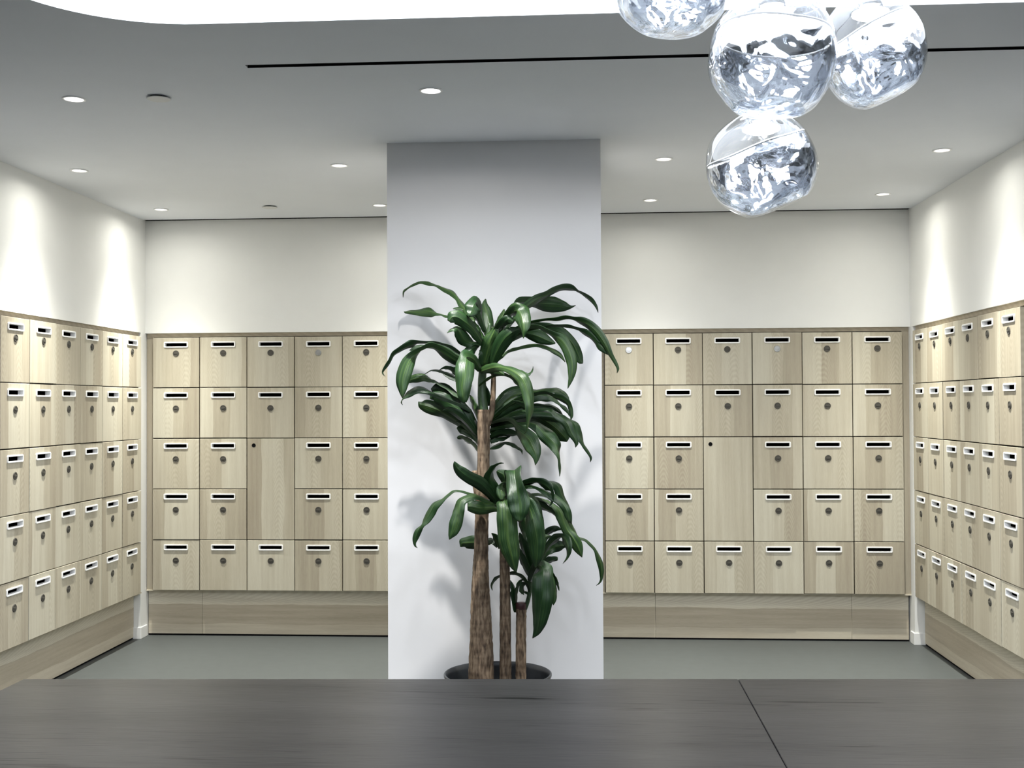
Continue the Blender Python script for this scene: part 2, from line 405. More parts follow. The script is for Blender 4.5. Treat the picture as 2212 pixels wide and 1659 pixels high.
DL_LABEL = ['bright round downlight beside the round cover plate, before the slot end',
    'bright round downlight in the ceiling just before the pillar top',
    'round downlight by the side wall away from the pendants, forward one of two',
    'round downlight behind the pillar front plane, forward of the partly hidden one',
    'round downlight by the back corner of the wall away from the pendants',
    'round downlight half hidden by the pillar edge near the back wall',
    'round downlight on the pendant side of the pillar, forward one of two',
    'small round downlight near the back wall, beside the lowest glass pendant',
    'bright round downlight by the pendant-side wall, forward one of two',
    'small round downlight by the back corner of the pendant-side wall',
    'round downlight hidden behind the middle glass pendant']
for i, (x, y) in enumerate(DL):
    t = thing('downlight', DL_LABEL[i], 'downlight', (x, y, H), 0, 'recessed ceiling downlights')
    bm = bmesh.new(); lathe(bm, [(0.0465, -0.001), (0.0462, -0.004), (0.040, -0.005), (0.034, -0.002), (0.023, 0.014), (0.019, 0.016), (0.019, 0.026)], 36)
    from_bm('trim_ring', bm, WHITE_PL, t, True)
    bm = bmesh.new(); lathe(bm, [(0.0005, 0.011), (0.009, 0.012), (0.015, 0.015), (0.0188, 0.021)], 24, cap0=True); from_bm('lens', bm, BULB, t, True)
    front = y < 4.6
    ld = bpy.data.lights.new('downlight_beam', 'SPOT'); ld.energy = FRONT_W if front else BACK_W; ld.color = FRONT_COL if front else SPOT_COL
    ld.spot_size = math.radians(172); ld.spot_blend = 0.15; ld.shadow_soft_size = 0.022
    beam(ld, 0.962 if front else 0.975, 8.0 if front else 18.0, 0.7 if front else 1.5)
    lo = bpy.data.objects.new('downlight_beam', ld); COL.objects.link(lo); lo.parent = t; lo.location = (0, 0, -0.012)
for x, y, lb in ((-1.709, 4.494, 'flat round white cover plate under the ceiling, nearer the front'), (-1.962, 7.02, 'flat round white cover plate under the ceiling by the back wall')):
    t = thing('sprinkler_cover_plate', lb, 'sprinkler cover', (x, y, H), 0, 'round ceiling cover plates')
    bm = bmesh.new(); lathe(bm, [(0.046, -0.009), (0.047, -0.008), (0.047, -0.0065)], 36, cap0=True, cap1=True); from_bm('plate', bm, PLATE, t, False)
    bm = bmesh.new(); lathe(bm, [(0.036, -0.0066), (0.036, 0.0)], 28, cap0=True, cap1=True); from_bm('cup', bm, BLACK, t, False)

# ------------------------------------------------------------------ lockers
TH = 0.019
def door_mesh(name, W, Hd, hole):
    """A slab with chamfered edges, its front at y = 0 facing -y, bottom centre at the origin; hole = (cx, cz, w, h) or None."""
    bm = bmesh.new(); c = 0.0012
    def rect(x0, x1, z0, z1, y): return [bm.verts.new(p) for p in ((x0, y, z0), (x1, y, z0), (x1, y, z1), (x0, y, z1))]
    A = rect(-W / 2 + c, W / 2 - c, c, Hd - c, 0); B = rect(-W / 2, W / 2, 0, Hd, c); Cc = rect(-W / 2, W / 2, 0, Hd, TH)
    def skin(p, q):
        for i in range(4): bm.faces.new((p[i], p[(i + 1) % 4], q[(i + 1) % 4], q[i]))
    skin(A, B); skin(B, Cc)
    if hole:
        cx, cz, w_, h_ = hole
        F = rect(cx - w_ / 2, cx + w_ / 2, cz - h_ / 2, cz + h_ / 2, 0); G = rect(cx - w_ / 2, cx + w_ / 2, cz - h_ / 2, cz + h_ / 2, TH)
        skin(A, F); skin(F, G); skin(G, Cc)
    else:
        bm.faces.new(A); bm.faces.new(Cc)
    bmesh.ops.recalc_face_normals(bm, faces=bm.faces)
    me = bpy.data.meshes.new(name); bm.to_mesh(me); bm.free(); me.materials.append(OAK)
    return me
SLOT_DZ = 0.0475     # slot centre below the door top
def rr_ring(w_, h_, r, y, n=4):
    return [(x, y, z) for x, z in round_rect(-w_ / 2, w_ / 2, -h_ / 2, h_ / 2, r, n)]
bm = bmesh.new()
loops(bm, [rr_ring(.165, .0390, .0080, 0.0005), rr_ring(.165, .0390, .0080, -.0035), rr_ring(.162, .0360, .0070, -.0055), rr_ring(.1515, .0255, .0035, -.0055), rr_ring(.149, .0230, .0030, -.0040), rr_ring(.149, .0230, .0030, .025)])
bmesh.ops.recalc_face_normals(bm, faces=bm.faces)
SLOT_ME = bpy.data.meshes.new('slot_frame'); bm.to_mesh(SLOT_ME); bm.free(); SLOT_ME.materials.append(WHITE_PL)
bm = bmesh.new()
lathe(bm, [(0.0205, 0.0), (0.0205, -0.003), (0.0190, -0.0045), (0.0165, -0.0045), (0.0158, -0.0032), (0.0, -0.0036)], 28, axis='Y')
box(bm, -0.0135, 0.0135, -0.0062, -0.003, -0.0042, 0.0042, 0.001)
bmesh.ops.recalc_face_normals(bm, faces=bm.faces)
LOCK_ME = bpy.data.meshes.new('lock'); bm.to_mesh(LOCK_ME); bm.free(); LOCK_ME.materials.append(GUN)
bm = bmesh.new(); lathe(bm, [(0.0130, 0.0), (0.0130, -0.0015), (0.0115, -0.002), (0.0105, -0.0006), (0.0, -0.0004)], 24, axis='Y')
bmesh.ops.recalc_face_normals(bm, faces=bm.faces)
KEY_ME = bpy.data.meshes.new('keyhole'); bm.to_mesh(KEY_ME); bm.free(); KEY_ME.materials.append(BLACK)
def body_mesh(W, Hb):
    bm = bmesh.new(); box(bm, -W / 2, W / 2, TH + 0.001, 0.33, 0, Hb)
    fr = [f for f in bm.faces if f.calc_center_median().y < TH + 0.01]
    bmesh.ops.inset_region(bm, faces=fr, thickness=0.012)
    bmesh.ops.delete(bm, geom=[fr[0]], context='FACES')
    me = bpy.data.meshes.new('body'); bm.to_mesh(me); bm.free(); me.materials.append(INSIDE)
    return me
GAP = 0.0055
MESH = {}
def meshes(pitch):
    k = round(pitch, 4)
    if k not in MESH:
        Hd = RP - GAP
        MESH[k] = (door_mesh('door', pitch - GAP, Hd, (0, Hd - SLOT_DZ, 0.152, 0.027)), body_mesh(pitch - 0.001, RP - 0.001), door_mesh('door', pitch - GAP, 2 * RP - GAP, None), body_mesh(pitch - 0.001, 2 * RP - 0.001))
    return MESH[k]
PROTO = {}
def make_locker(pitch, tall):
    dm, bmh, tdm, tbm = meshes(pitch)
    t = bpy.data.objects.new('parcel_locker' if tall else 'mail_locker', None); COL.objects.link(t); t.empty_display_size = 0.05
    b = link('body', tbm if tall else bmh, None, t)
    d = link('door', tdm if tall else dm, None, t, (0, 0, GAP / 2))
    kids_of(b, d)
    if tall:
        k = link('keyhole', KEY_ME, None, d, (-pitch / 2 + 0.046, 0, 2 * RP - GAP - 0.045)); kids_of(k)
    else:
        s = link('slot_frame', SLOT_ME, None, d, (0, 0, RP - GAP - SLOT_DZ)); l = link('lock', LOCK_ME, None, d, (0, 0, RP - GAP - 0.135)); kids_of(s, l)
    return t
def locker(pitch, tall, pos, rz, label, group, top=False, glint=False):
    key = (round(pitch, 4), tall)
    if key not in PROTO: PROTO[key] = t = make_locker(pitch, tall)
    else: t = copy_tree(PROTO[key])
    t.location = pos; t.rotation_euler = (0, 0, rz)
    tag(t, label, 'locker', group)
    d = [o for o in t.children if o.name.startswith('door')][0]
    d.location = (random.uniform(-.0007, .0007), random.uniform(-.0025, .0008), GAP / 2 + random.uniform(-.0011, .0011))
    for o in d.children:
        if o.name.startswith('lock'):
            o.location.z = RP - GAP - (0.105 if top else 0.135)
            o.material_slots[0].link = 'DATA'          # a copy of a glint-coloured lock turns dark again
            if 'label' in o: del o['label']
            if glint:
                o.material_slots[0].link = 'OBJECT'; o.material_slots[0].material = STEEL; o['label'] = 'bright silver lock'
    return t
ROW = ['top row', 'second row', 'middle row', 'fourth row', 'bottom row']
NTH = ['first', 'second', 'third', 'fourth', 'fifth', 'sixth']
for bank, x0, pitch, n in (('five-column back bank', -2.8913, 0.3200, 5), ('six-column back bank', 0.1129, 0.3171, 6)):
    for c in range(n):
        out = (n - 1 - c) if n == 5 else c       # counted outwards from the pillar
        for r in range(5):
            x = x0 + (c + 0.5) * pitch
            if c == 2 and r in (2, 3):
                if r == 3: locker(pitch, True, (x, D, Z0 - 4 * RP), 0, 'double-height oak parcel locker with keyhole and no slot, %s' % bank, 'parcel lockers')
                continue
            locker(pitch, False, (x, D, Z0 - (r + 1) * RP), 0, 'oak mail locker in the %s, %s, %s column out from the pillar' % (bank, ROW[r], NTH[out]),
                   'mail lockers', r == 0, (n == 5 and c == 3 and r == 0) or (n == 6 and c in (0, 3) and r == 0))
for side, X, yfar, rz in (('wall away from the pendants', XL, 7.3617, PI / 2), ('wall on the pendant side', XR, 7.4294, -PI / 2)):
    for c in range(6):
        for r in range(5):
            locker(0.303, False, (X, yfar - (c + 0.5) * 0.303, Z0 - (r + 1) * RP), rz, 'oak mail locker, %s, %s, %s column from back corner' % (side, ROW[r], NTH[c]), 'mail lockers', r == 0)

# oak surrounds and plinths: one per bank, built in bank coordinates (x along the bank, y into the wall)
def surround(name_label, L0, L1, rec, pos, rz, fill0, fill1):
    t = thing('locker_surround', 'oak filler frame around the lockers of the ' + name_label, 'locker frame', pos, rz, 'locker surrounds')
    bm = bmesh.new(); box(bm, L0 - fill0, L1 + fill1, rec, rec + 0.018, Z0 + 0.003, ZW + 0.02); from_bm('top_rail', bm, OAK_FLAT, t)
    for a, b in ((L0 - fill0, L0 - 0.001), (L1 + 0.001, L1 + fill1)):
        bm = bmesh.new(); box(bm, a, b, rec, rec + 0.018, ZB - 0.002, Z0 + 0.003); from_bm('side_filler', bm, OAK_TRIM, t)
    bm = bmesh.new(); box(bm, L0 - fill0, L1 + fill1, TH + 0.003, 0.33, ZB - 0.008, ZB - 0.001); from_bm('underside_board', bm, OAK_FLAT, t)
    return t
def plinth(name_label, L0, L1, rec, joints, pos, rz):
    t = thing('locker_plinth', 'oak plinth below the lockers of the ' + name_label, 'plinth', pos, rz, 'locker plinths')
    xs = [L0] + joints + [L1]
    for a, b in zip(xs, xs[1:]):
        bm = bmesh.new(); box(bm, a + 0.0008, b - 0.0008, rec, rec + 0.018, 0.011, ZB - 0.009, 0.0006); from_bm('plinth_panel', bm, OAK_FLAT, t)
    bm = bmesh.new(); box(bm, L0, L1, rec + 0.004, rec + 0.05, 0.0, 0.0108); from_bm('shadow_gap', bm, BLACK, t)
surround('five-column back bank', -2.8913, -1.2913, 0.030, (0, D, 0), 0, 0.05, 0.045)
plinth('five-column back bank', WL + 0.004, -1.246, 0.060, [-2.573], (0, D, 0), 0)
surround('six-column back bank', 0.1129, 2.0155, 0.030, (0, D, 0), 0, 0.056, 0.046)
plinth('six-column back bank', 0.056, 2.053, 0.060, [0.436, 1.693], (0, D, 0), 0)
# left wall: bank x runs along +y of the room, depth runs to -x
surround('wall away from the pendants', 7.3617 - 6 * .303, 7.3617, 0.045, (XL, 0, 0), PI / 2, 0.03, 0.066)
plinth('wall away from the pendants', 5.504, 7.428, 0.075, [], (XL, 0, 0), PI / 2)
surround('wall on the pendant side', -7.4294, -(7.4294 - 6 * .303), 0.024, (XR, 0, 0), -PI / 2, 0.022, 0.03)
plinth('wall on the pendant side', -7.45, -5.564, 0.063, [], (XR, 0, 0), -PI / 2)

# ------------------------------------------------------------------ counter in the foreground
CT = 0.90
ct = thing('counter', 'dark grey stained wood counter along the bottom edge, crossing below the plant', 'counter', (0, 2.2, 0))
def far_y(x): return 2.590 + (x + 1.303) * 0.0463
def slab(name, x0, x1):
    bm = bmesh.new(); pts = []
    for x in (x0, x1): pts.append((x, far_y(x) - 2.2))
    for x in (x1, x0): pts.append((x, far_y(x) - 2.2 - 0.86))
    lo = [bm.verts.new((x, y, CT - 0.04)) for x, y in pts]; hi = [bm.verts.new((x, y, CT)) for x, y in pts]
    bm.faces.new(lo); bm.faces.new(hi)
    for i in range(4): bm.faces.new((lo[i], lo[(i + 1) % 4], hi[(i + 1) % 4], hi[i]))
    bmesh.ops.bevel(bm, geom=[e for e in bm.edges], offset=0.0012, segments=1, affect='EDGES')
    return from_bm(name, bm, COUNTER, ct)
slab('worktop_panel', -1.303, 0.3398); slab('worktop_panel', 0.3412, 1.62)
bm = bmesh.new()
pts = [(-1.25, far_y(-1.25) - 0.05), (1.57, far_y(1.57) - 0.05), (1.57, far_y(1.57) - 0.80), (-1.25, far_y(-1.25) - 0.80)]
lo = [bm.verts.new((x, y - 2.2, 0.08)) for x, y in pts]; hi = [bm.verts.new((x, y - 2.2, CT - 0.041)) for x, y in pts]
bm.faces.new(lo); bm.faces.new(hi)
for i in range(4): bm.faces.new((lo[i], lo[(i + 1) % 4], hi[(i + 1) % 4], hi[i]))
from_bm('base', bm, COUNTER, ct)
bm = bmesh.new(); lo = [bm.verts.new((x * 0.95, (y - 2.2) * 0.85, 0.0)) for x, y in pts]; hi = [bm.verts.new((x * 0.95, (y - 2.2) * 0.85, 0.08)) for x, y in pts]
bm.faces.new(lo); bm.faces.new(hi)
for i in range(4): bm.faces.new((lo[i], lo[(i + 1) % 4], hi[(i + 1) % 4], hi[i]))
from_bm('toe_kick', bm, BLACK, ct)

# ------------------------------------------------------------------ the potted plant
PX, PY = -0.388, 4.93
pl = thing('potted_corn_plant', 'tall corn plant with three woody canes in a black pot before the pillar', 'plant', (PX, PY, 0))
def local(pts): return [(p[0] - PX, p[1] - PY, *p[2:]) for p in pts]
bm = bmesh.new()
lathe(bm, [(0.175, 0.0), (0.185, 0.004), (0.226, 0.360), (0.231, 0.372), (0.231, 0.380), (0.227, 0.383), (0.222, 0.380), (0.219, 0.360), (0.208, 0.295)], 64, cap0=True)
from_bm('pot', bm, POT, pl, True)
bm = bmesh.new(); lathe(bm, [(0.212, 0.300), (0.15, 0.305), (0.08, 0.308), (0.001, 0.31)], 40, cap1=True); from_bm('soil', bm, SOIL, pl, True)
canes = [
    [(-0.459, 4.93, 0.29, 0.060), (-0.459, 4.93, 0.355, 0.056), (-0.459, 4.93, 0.565, 0.047), (-0.461, 4.93, 0.735, 0.039), (-0.458, 4.93, 0.883, 0.031), (-0.454, 4.93, 1.042, 0.029), (-0.446, 4.93, 1.28, 0.0265), (-0.444, 4.93, 1.509, 0.0275)],
    [(-0.355, 4.93, 0.29, 0.0265), (-0.355, 4.93, 0.356, 0.0255), (-0.355, 4.93, 0.627, 0.024), (-0.356, 4.93, 0.824, 0.022), (-0.358, 4.93, 0.943, 0.021), (-0.364, 4.93, 1.06, 0.020)],
    [(-0.289, 4.93, 0.29, 0.024), (-0.289, 4.93, 0.357, 0.023), (-0.288, 4.93, 0.489, 0.0225), (-0.286, 4.93, 0.662, 0.0222)]]
for k, pts in enumerate(canes):
    bm = bmesh.new(); tube(bm, local(pts), 28, 0.07, k * 11.3, 14); from_bm('cane', bm, BARK, pl, True)
bm = bmesh.new(); lathe(bm, [(0.0225, 0.655), (0.0238, 0.660), (0.0238, 0.676), (0.021, 0.683), (0.006, 0.679)], 24, -0.286 - PX, 0, cap1=True); o = from_bm('cut_cap', bm, WAX, pl, True); o['label'] = 'dark red sealed top of the short cane'
bm = bmesh.new(); tube(bm, local([(-0.470, 4.945, 1.12, 0.014), (-0.481, 4.945, 1.19, 0.015), (-0.484, 4.945, 1.246, 0.013)]), 16, 0.05, 3); from_bm('stub', bm, BARK, pl, True)
stems = [([(-0.440, 4.93, 1.45, 0.0215), (-0.444, 4.93, 1.50, 0.0215), (-0.451, 4.93, 1.578, 0.019), (-0.447, 4.93, 1.678, 0.017), (-0.426, 4.93, 1.797, 0.014), (-0.416, 4.93, 1.88, 0.006)], SHOOT),
    ([(-0.428, 4.935, 1.44, 0.012), (-0.410, 4.93, 1.499, 0.0125), (-0.402, 4.93, 1.60, 0.0115), (-0.401, 4.93, 1.72, 0.009)], BARK),
    ([(-0.270, 4.93, 0.655, 0.009), (-0.258, 4.93, 0.690, 0.009), (-0.249, 4.93, 0.735, 0.0085), (-0.248, 4.93, 0.785, 0.009), (-0.244, 4.93, 0.845, 0.009), (-0.233, 4.93, 0.93, 0.006)], SHOOT),
    ([(-0.362, 4.93, 1.03, 0.0185), (-0.366, 4.925, 1.08, 0.016), (-0.356, 4.92, 1.16, 0.008)], SHOOT)]
for pts, m in stems:
    bm = bmesh.new(); tube(bm, local(pts), 14, 0.03, 5); from_bm('stem', bm, m, pl, True)

def catmull(P, i, t):
    n = len(P); p0, p1, p2, p3 = P[max(i - 1, 0)], P[i], P[i + 1], P[min(i + 2, n - 1)]
    return 0.5 * ((2 * p1) + (p2 - p0) * t + (2 * p0 - 5 * p1 + 4 * p2 - p3) * t * t + (3 * p1 - p0 - 3 * p2 + p3) * t ** 3)
def leaf(rows, seed):
    """One strap leaf: rows of (centre x y z, half-width vector x y z) in millimetres, folded along its midrib."""
    C_ = [Vector(r[:3]) / 1000 - Vector((PX, PY, 0)) for r in rows]; Hv = [Vector(r[3:]) / 1000 for r in rows]
    for i in range(1, len(Hv)):
        if Hv[i].dot(Hv[i - 1]) < 0: Hv[i] = -Hv[i]
    ring = []
    SUB = 4
    for i in range(len(C_) - 1):
        for k in range(SUB + (1 if i == len(C_) - 2 else 0)):
            ring.append((catmull(C_, i, k / SUB), catmull(Hv, i, k / SUB)))
    bm = bmesh.new(); uvl = bm.loops.layers.uv.new('UVMap')
    V = []; n = len(ring); US = (-1.0, -0.55, 0.0, 0.55, 1.0)
    for j, (c, h) in enumerate(ring):
        t = j / (n - 1)
        d = (ring[min(j + 1, n - 1)][0] - ring[max(j - 1, 0)][0])
        nr = d.cross(h)
        nr = nr.normalized() if nr.length > 1e-9 else Vector((0, -1, 0))
        hl = h.length
        wv = hl * (0.07 * math.sin(seed * 1.7 + t * 19) + 0.05 * math.sin(seed * 3.1 + t * 41))
        V.append([bm.verts.new(c + h * u + nr * (hl * 0.30 * (abs(u) ** 0.8 - 0.45) + wv * u * abs(u))) for u in US])
    for j in range(n - 1):
        for i in range(4):
            f = bm.faces.new((V[j][i], V[j][i + 1], V[j + 1][i + 1], V[j + 1][i])); f.smooth = True
            for l, (jj, ii) in zip(f.loops, ((j, i), (j, i + 1), (j + 1, i + 1), (j + 1, i))):
                l[uvl].uv = ((US[ii] + 1) / 2, jj / (n - 1))
    for j in range(n - 1):
        e = bm.edges.get((V[j][2], V[j + 1][2]))
        if e: e.smooth = False
    me = bpy.data.meshes.new('leaf'); bm.to_mesh(me); bm.free(); me.materials.append(LEAF)
    o = link('leaf', me, None, pl)
    so = o.modifiers.new('thickness', 'SOLIDIFY'); so.thickness = 0.0009; so.offset = 0
    return o
LEAVES = [
 [(-482,4930,1890,5,9,5),(-524,4995,1941,8,13,8),(-549,5031,1970,10,15,9),(-573,5069,2005,4,21,7),(-601,5100,2032,4,21,11),(-633,5128,2048,2,22,13),(-662,5151,2064,-1,25,9),(-686,5167,2073,-3,26,5),(-715,5184,2085,-2,23,9),(-755,5204,2092,-4,21,8),(-789,5217,2083,-5,18,7),(-812,5223,2071,-4,13,5),(-832,5228,2058,-4,7,4),(-839,5229,2047,-4,4,1),(-840,5230,2024,-1,0,0)],
 [(-541,4960,1895,0,10,6),(-605,5026,1918,-1,20,5),(-629,5048,1925,-2,21,4),(-655,5072,1933,-2,23,5),(-679,5091,1940,0,22,13),(-711,5112,1948,-1,13,23),(-751,5133,1948,-2,15,17),(-790,5146,1950,-2,9,10),(-817,5150,1949,0,0,5),(-825,5150,1953,0,0,0)],
 [(-462,4930,1844,5,9,5),(-496,4969,1891,7,19,8),(-518,4988,1915,7,23,9),(-540,5003,1945,6,17,13),(-572,5009,1953,0,6,6),(-585,5010,1951,0,0,1)],
 [(-437,4930,1844,5,15,3),(-454,4900,1905,12,27,6),(-466,4870,1951,21,26,9),(-468,4840,1964,-1,15,30),(-475,4810,1946,-32,-2,15),(-481,4800,1923,-27,-2,11),(-488,4790,1907,-12,-1,7),(-494,4790,1897,-1,0,1)],
 [(-406,4960,1808,12,1,2),(-416,4983,1847,14,13,4),(-425,5003,1887,20,11,5),(-439,5023,1940,22,1,5),(-447,5029,1972,13,1,1),(-442,5030,1995,2,0,-1)],
 [(-440,4910,1780,4,13,4),(-461,4868,1816,12,18,10),(-482,4831,1851,16,16,16),(-512,4802,1879,17,4,22),(-542,4786,1897,9,0,29),(-563,4781,1895,-13,-1,22),(-574,4780,1878,-7,-1,5)],
 [(-440,4910,1785,0,12,5),(-472,4875,1794,-1,19,8),(-490,4856,1793,4,14,19),(-517,4829,1806,19,1,21),(-532,4809,1832,19,9,15),(-546,4798,1849,3,18,14),(-567,4792,1845,-4,10,7),(-584,4790,1831,0,0,1)],
 [(-455,4910,1798,-4,-9,5),(-476,4867,1776,-10,-14,13),(-494,4841,1757,-18,-1,15),(-503,4831,1740,-17,-1,8),(-505,4830,1730,-5,0,1)],
 [(-433,4970,1826,7,-9,2),(-457,4988,1874,12,-20,4),(-473,4996,1905,12,-17,8),(-494,4999,1916,3,-5,11),(-509,5000,1912,0,0,1)],
 [(-441,4950,1808,5,10,4),(-459,4955,1841,8,18,7),(-477,4958,1867,9,22,10),(-500,4960,1898,6,10,8),(-515,4960,1908,1,0,2)],
 [(-461,4910,1696,4,-10,4),(-494,4890,1718,3,-14,3),(-524,4872,1736,4,-17,2),(-548,4858,1752,5,-19,3),(-578,4840,1773,5,-20,4),(-606,4826,1785,4,-21,2),(-637,4813,1792,3,-22,2),(-668,4801,1791,3,-23,4),(-710,4786,1790,3,-24,5),(-734,4778,1784,-2,-19,13),(-757,4771,1774,-3,-18,11),(-781,4765,1759,-3,-18,8),(-805,4759,1742,-4,-17,6),(-819,4755,1715,-4,-13,3),(-834,4752,1693,-4,-8,3),(-848,4751,1673,-3,-4,2),(-849,4750,1661,-3,0,-1),(-839,4750,1649,0,0,0)],
 [(-461,4910,1686,4,-12,7),(-507,4872,1702,6,-13,14),(-551,4838,1716,10,-12,19),(-587,4807,1740,14,-11,19),(-620,4779,1763,11,-23,13),(-647,4761,1774,4,-27,9),(-675,4745,1766,1,-28,6),(-706,4726,1744,-6,-26,11),(-733,4708,1710,-24,-2,14),(-750,4693,1661,-30,-2,9),(-757,4685,1620,-26,-2,3),(-756,4681,1584,-14,-1,0),(-756,4680,1558,-1,0,0)],
 [(-490,4950,1707,2,10,6),(-542,4959,1733,2,17,7),(-581,4965,1757,5,17,13),(-620,4971,1778,4,20,15),(-656,4975,1791,-2,23,10),(-690,4977,1789,-4,20,9),(-723,4979,1782,-4,10,13),(-749,4980,1777,-3,0,11),(-773,4980,1769,0,0,1)],
 [(-453,4880,1675,7,16,6),(-473,4780,1718,13,21,16),(-495,4710,1727,-5,4,32),(-493,4670,1709,-34,-2,5),(-494,4640,1677,-39,-3,4),(-494,4620,1641,-37,-3,3),(-497,4610,1605,-31,5,2),(-496,4605,1570,-25,-2,0),(-496,4605,1546,-15,-1,0),(-496,4610,1536,-2,0,0)],
 [(-501,4960,1606,3,9,7),(-572,4996,1645,3,19,10),(-612,5012,1667,2,24,10),(-647,5022,1681,-2,22,4),(-684,5028,1682,-2,14,2),(-713,5030,1666,-1,0,1)],
 [(-484,4890,1650,2,-6,10),(-519,4867,1655,5,-15,13),(-557,4846,1669,8,-20,13),(-578,4837,1682,5,-20,8),(-602,4831,1685,1,-12,5),(-622,4830,1678,0,0,1)],
 [(-517,4960,1548,3,9,7),(-572,4994,1576,1,18,6),(-613,5019,1605,0,22,5),(-655,5039,1626,-1,25,4),(-674,5047,1637,-2,25,4),(-693,5053,1642,0,22,9),(-723,5061,1653,0,11,18),(-758,5067,1648,-4,-1,19),(-782,5070,1641,-7,-1,12),(-794,5070,1628,-2,0,2)],
 [(-499,4930,1502,2,10,5),(-537,4909,1528,1,15,6),(-597,4881,1553,1,19,8),(-632,4866,1568,2,21,10),(-663,4855,1583,-1,24,6),(-690,4847,1594,0,19,14),(-719,4840,1596,-6,13,16),(-748,4835,1581,-9,12,12),(-768,4832,1566,-6,9,6),(-780,4831,1555,-3,7,1),(-785,4830,1541,-3,2,0),(-779,4830,1530,-1,0,0)],
 [(-472,4960,1426,7,-11,4),(-517,4997,1490,14,-18,9),(-554,5020,1532,17,-19,13),(-596,5037,1570,18,1,21),(-632,5046,1596,14,0,27),(-661,5049,1603,-1,-1,24),(-686,5050,1594,-3,0,8)],
 [(-472,4960,1401,4,13,3),(-527,4975,1479,14,18,13),(-574,4983,1521,17,12,24),(-621,4988,1549,15,0,28),(-653,4989,1563,9,0,26),(-674,4990,1567,-4,-1,17),(-683,4990,1556,-3,0,2)],
 [(-472,4980,1377,6,-12,5),(-519,5011,1423,12,-17,11),(-568,5037,1460,15,-15,19),(-630,5061,1495,14,-13,24),(-683,5074,1516,11,0,29),(-720,5078,1528,8,0,26),(-741,5080,1533,7,0,12),(-749,5080,1545,1,0,1)],
 [(-472,4980,1373,4,10,5),(-520,5023,1409,6,21,12),(-552,5037,1422,6,7,16),(-572,5040,1431,2,0,4)],
 [(-474,4980,1327,5,-11,3),(-497,5024,1353,8,-19,6),(-524,5054,1368,8,-24,10),(-549,5073,1382,6,-18,9),(-566,5079,1386,0,0,9),(-576,5080,1382,-2,0,4)],
 [(-472,4960,1467,6,-10,2),(-489,4993,1516,14,-20,4),(-504,5008,1555,10,-13,3),(-511,5010,1572,2,0,1)],
 [(-471,4950,1417,5,10,2),(-493,4938,1470,12,17,7),(-517,4932,1509,12,14,10),(-535,4930,1527,10,1,9),(-544,4930,1541,3,0,2)],
 [(-472,4960,1389,6,-10,4),(-511,4935,1445,12,-17,9),(-555,4917,1489,12,-15,14),(-597,4911,1512,3,0,11),(-618,4910,1505,-1,0,2)],
 [(-473,4970,1359,5,-10,3),(-501,4996,1400,9,-20,5),(-526,5010,1423,10,-23,8),(-555,5019,1448,7,-10,8),(-573,5020,1458,1,0,2)],
 [(-346,4930,1851,6,8,-5),(-306,4992,1913,7,15,-5),(-279,5027,1947,8,16,-8),(-251,5056,1973,10,13,-13),(-216,5087,1999,8,14,-16),(-173,5118,2020,5,21,-12),(-140,5140,2040,5,24,-10),(-105,5159,2053,2,21,-12),(-69,5175,2053,-3,19,-11),(-42,5186,2040,-3,21,-3),(-30,5191,2034,-2,21,-2),(-3,5199,2018,-5,16,-6),(21,5205,2002,-6,9,-6),(39,5208,1981,-6,0,-4),(48,5210,1962,-4,0,-2),(52,5210,1944,-1,0,0)],
 [(-358,4980,1898,4,14,-2),(-336,5045,1948,3,23,-1),(-320,5071,1963,4,25,-6),(-292,5112,1988,3,22,-17),(-244,5163,1989,-3,25,-19),(-191,5208,1986,-3,5,-33),(-146,5235,1985,-4,0,-36),(-101,5253,1978,-3,0,-23),(-71,5259,1975,1,3,-7),(-49,5260,1983,0,0,-1)],
 [(-367,4910,1835,7,17,-2),(-334,4850,1902,12,29,-7),(-294,4790,1922,10,22,-28),(-278,4760,1914,-30,-1,-27),(-265,4730,1890,-33,10,-10),(-259,4710,1863,-27,17,-2),(-257,4700,1835,-17,13,1),(-258,4700,1816,-7,6,1),(-259,4700,1800,-1,0,0)],
 [(-402,4910,1830,4,10,-3),(-375,4864,1855,10,15,-9),(-347,4829,1878,11,15,-14),(-326,4815,1888,-1,0,-20),(-305,4810,1875,-2,0,-4)],
 [(-397,4950,1824,12,1,-4),(-381,4974,1874,19,-13,-8),(-366,4987,1913,17,-11,-7),(-357,4990,1946,2,0,-1)],
 [(-355,4930,1813,5,8,-6),(-295,4909,1855,3,14,-6),(-243,4893,1875,1,18,-5),(-208,4883,1882,1,19,-5),(-171,4873,1888,0,20,-5),(-128,4862,1887,0,21,-6),(-88,4852,1893,0,23,-5),(-54,4845,1888,-2,23,-5),(-23,4838,1879,-5,20,-13),(8,4832,1864,-10,13,-16),(35,4826,1841,-15,7,-14),(58,4821,1812,-15,9,-10),(77,4817,1781,-14,9,-8),(88,4815,1758,-11,10,-5),(99,4813,1736,-8,8,-5),(115,4811,1710,-7,0,-4),(126,4810,1688,-6,0,-2),(129,4810,1674,-5,0,0),(125,4810,1659,-1,0,0)],
 [(-342,4960,1809,2,9,-6),(-268,4927,1841,1,17,-4),(-192,4898,1857,0,21,-2),(-137,4879,1861,-1,23,-1),(-100,4868,1859,-1,24,-4),(-66,4858,1854,-2,24,-6),(-32,4850,1843,-3,22,-5),(-1,4843,1828,-7,17,-10),(24,4838,1808,-7,16,-6),(41,4834,1788,-8,10,-7),(60,4832,1771,-11,0,-13),(83,4830,1753,-10,0,-10),(99,4830,1734,-2,0,-2)],
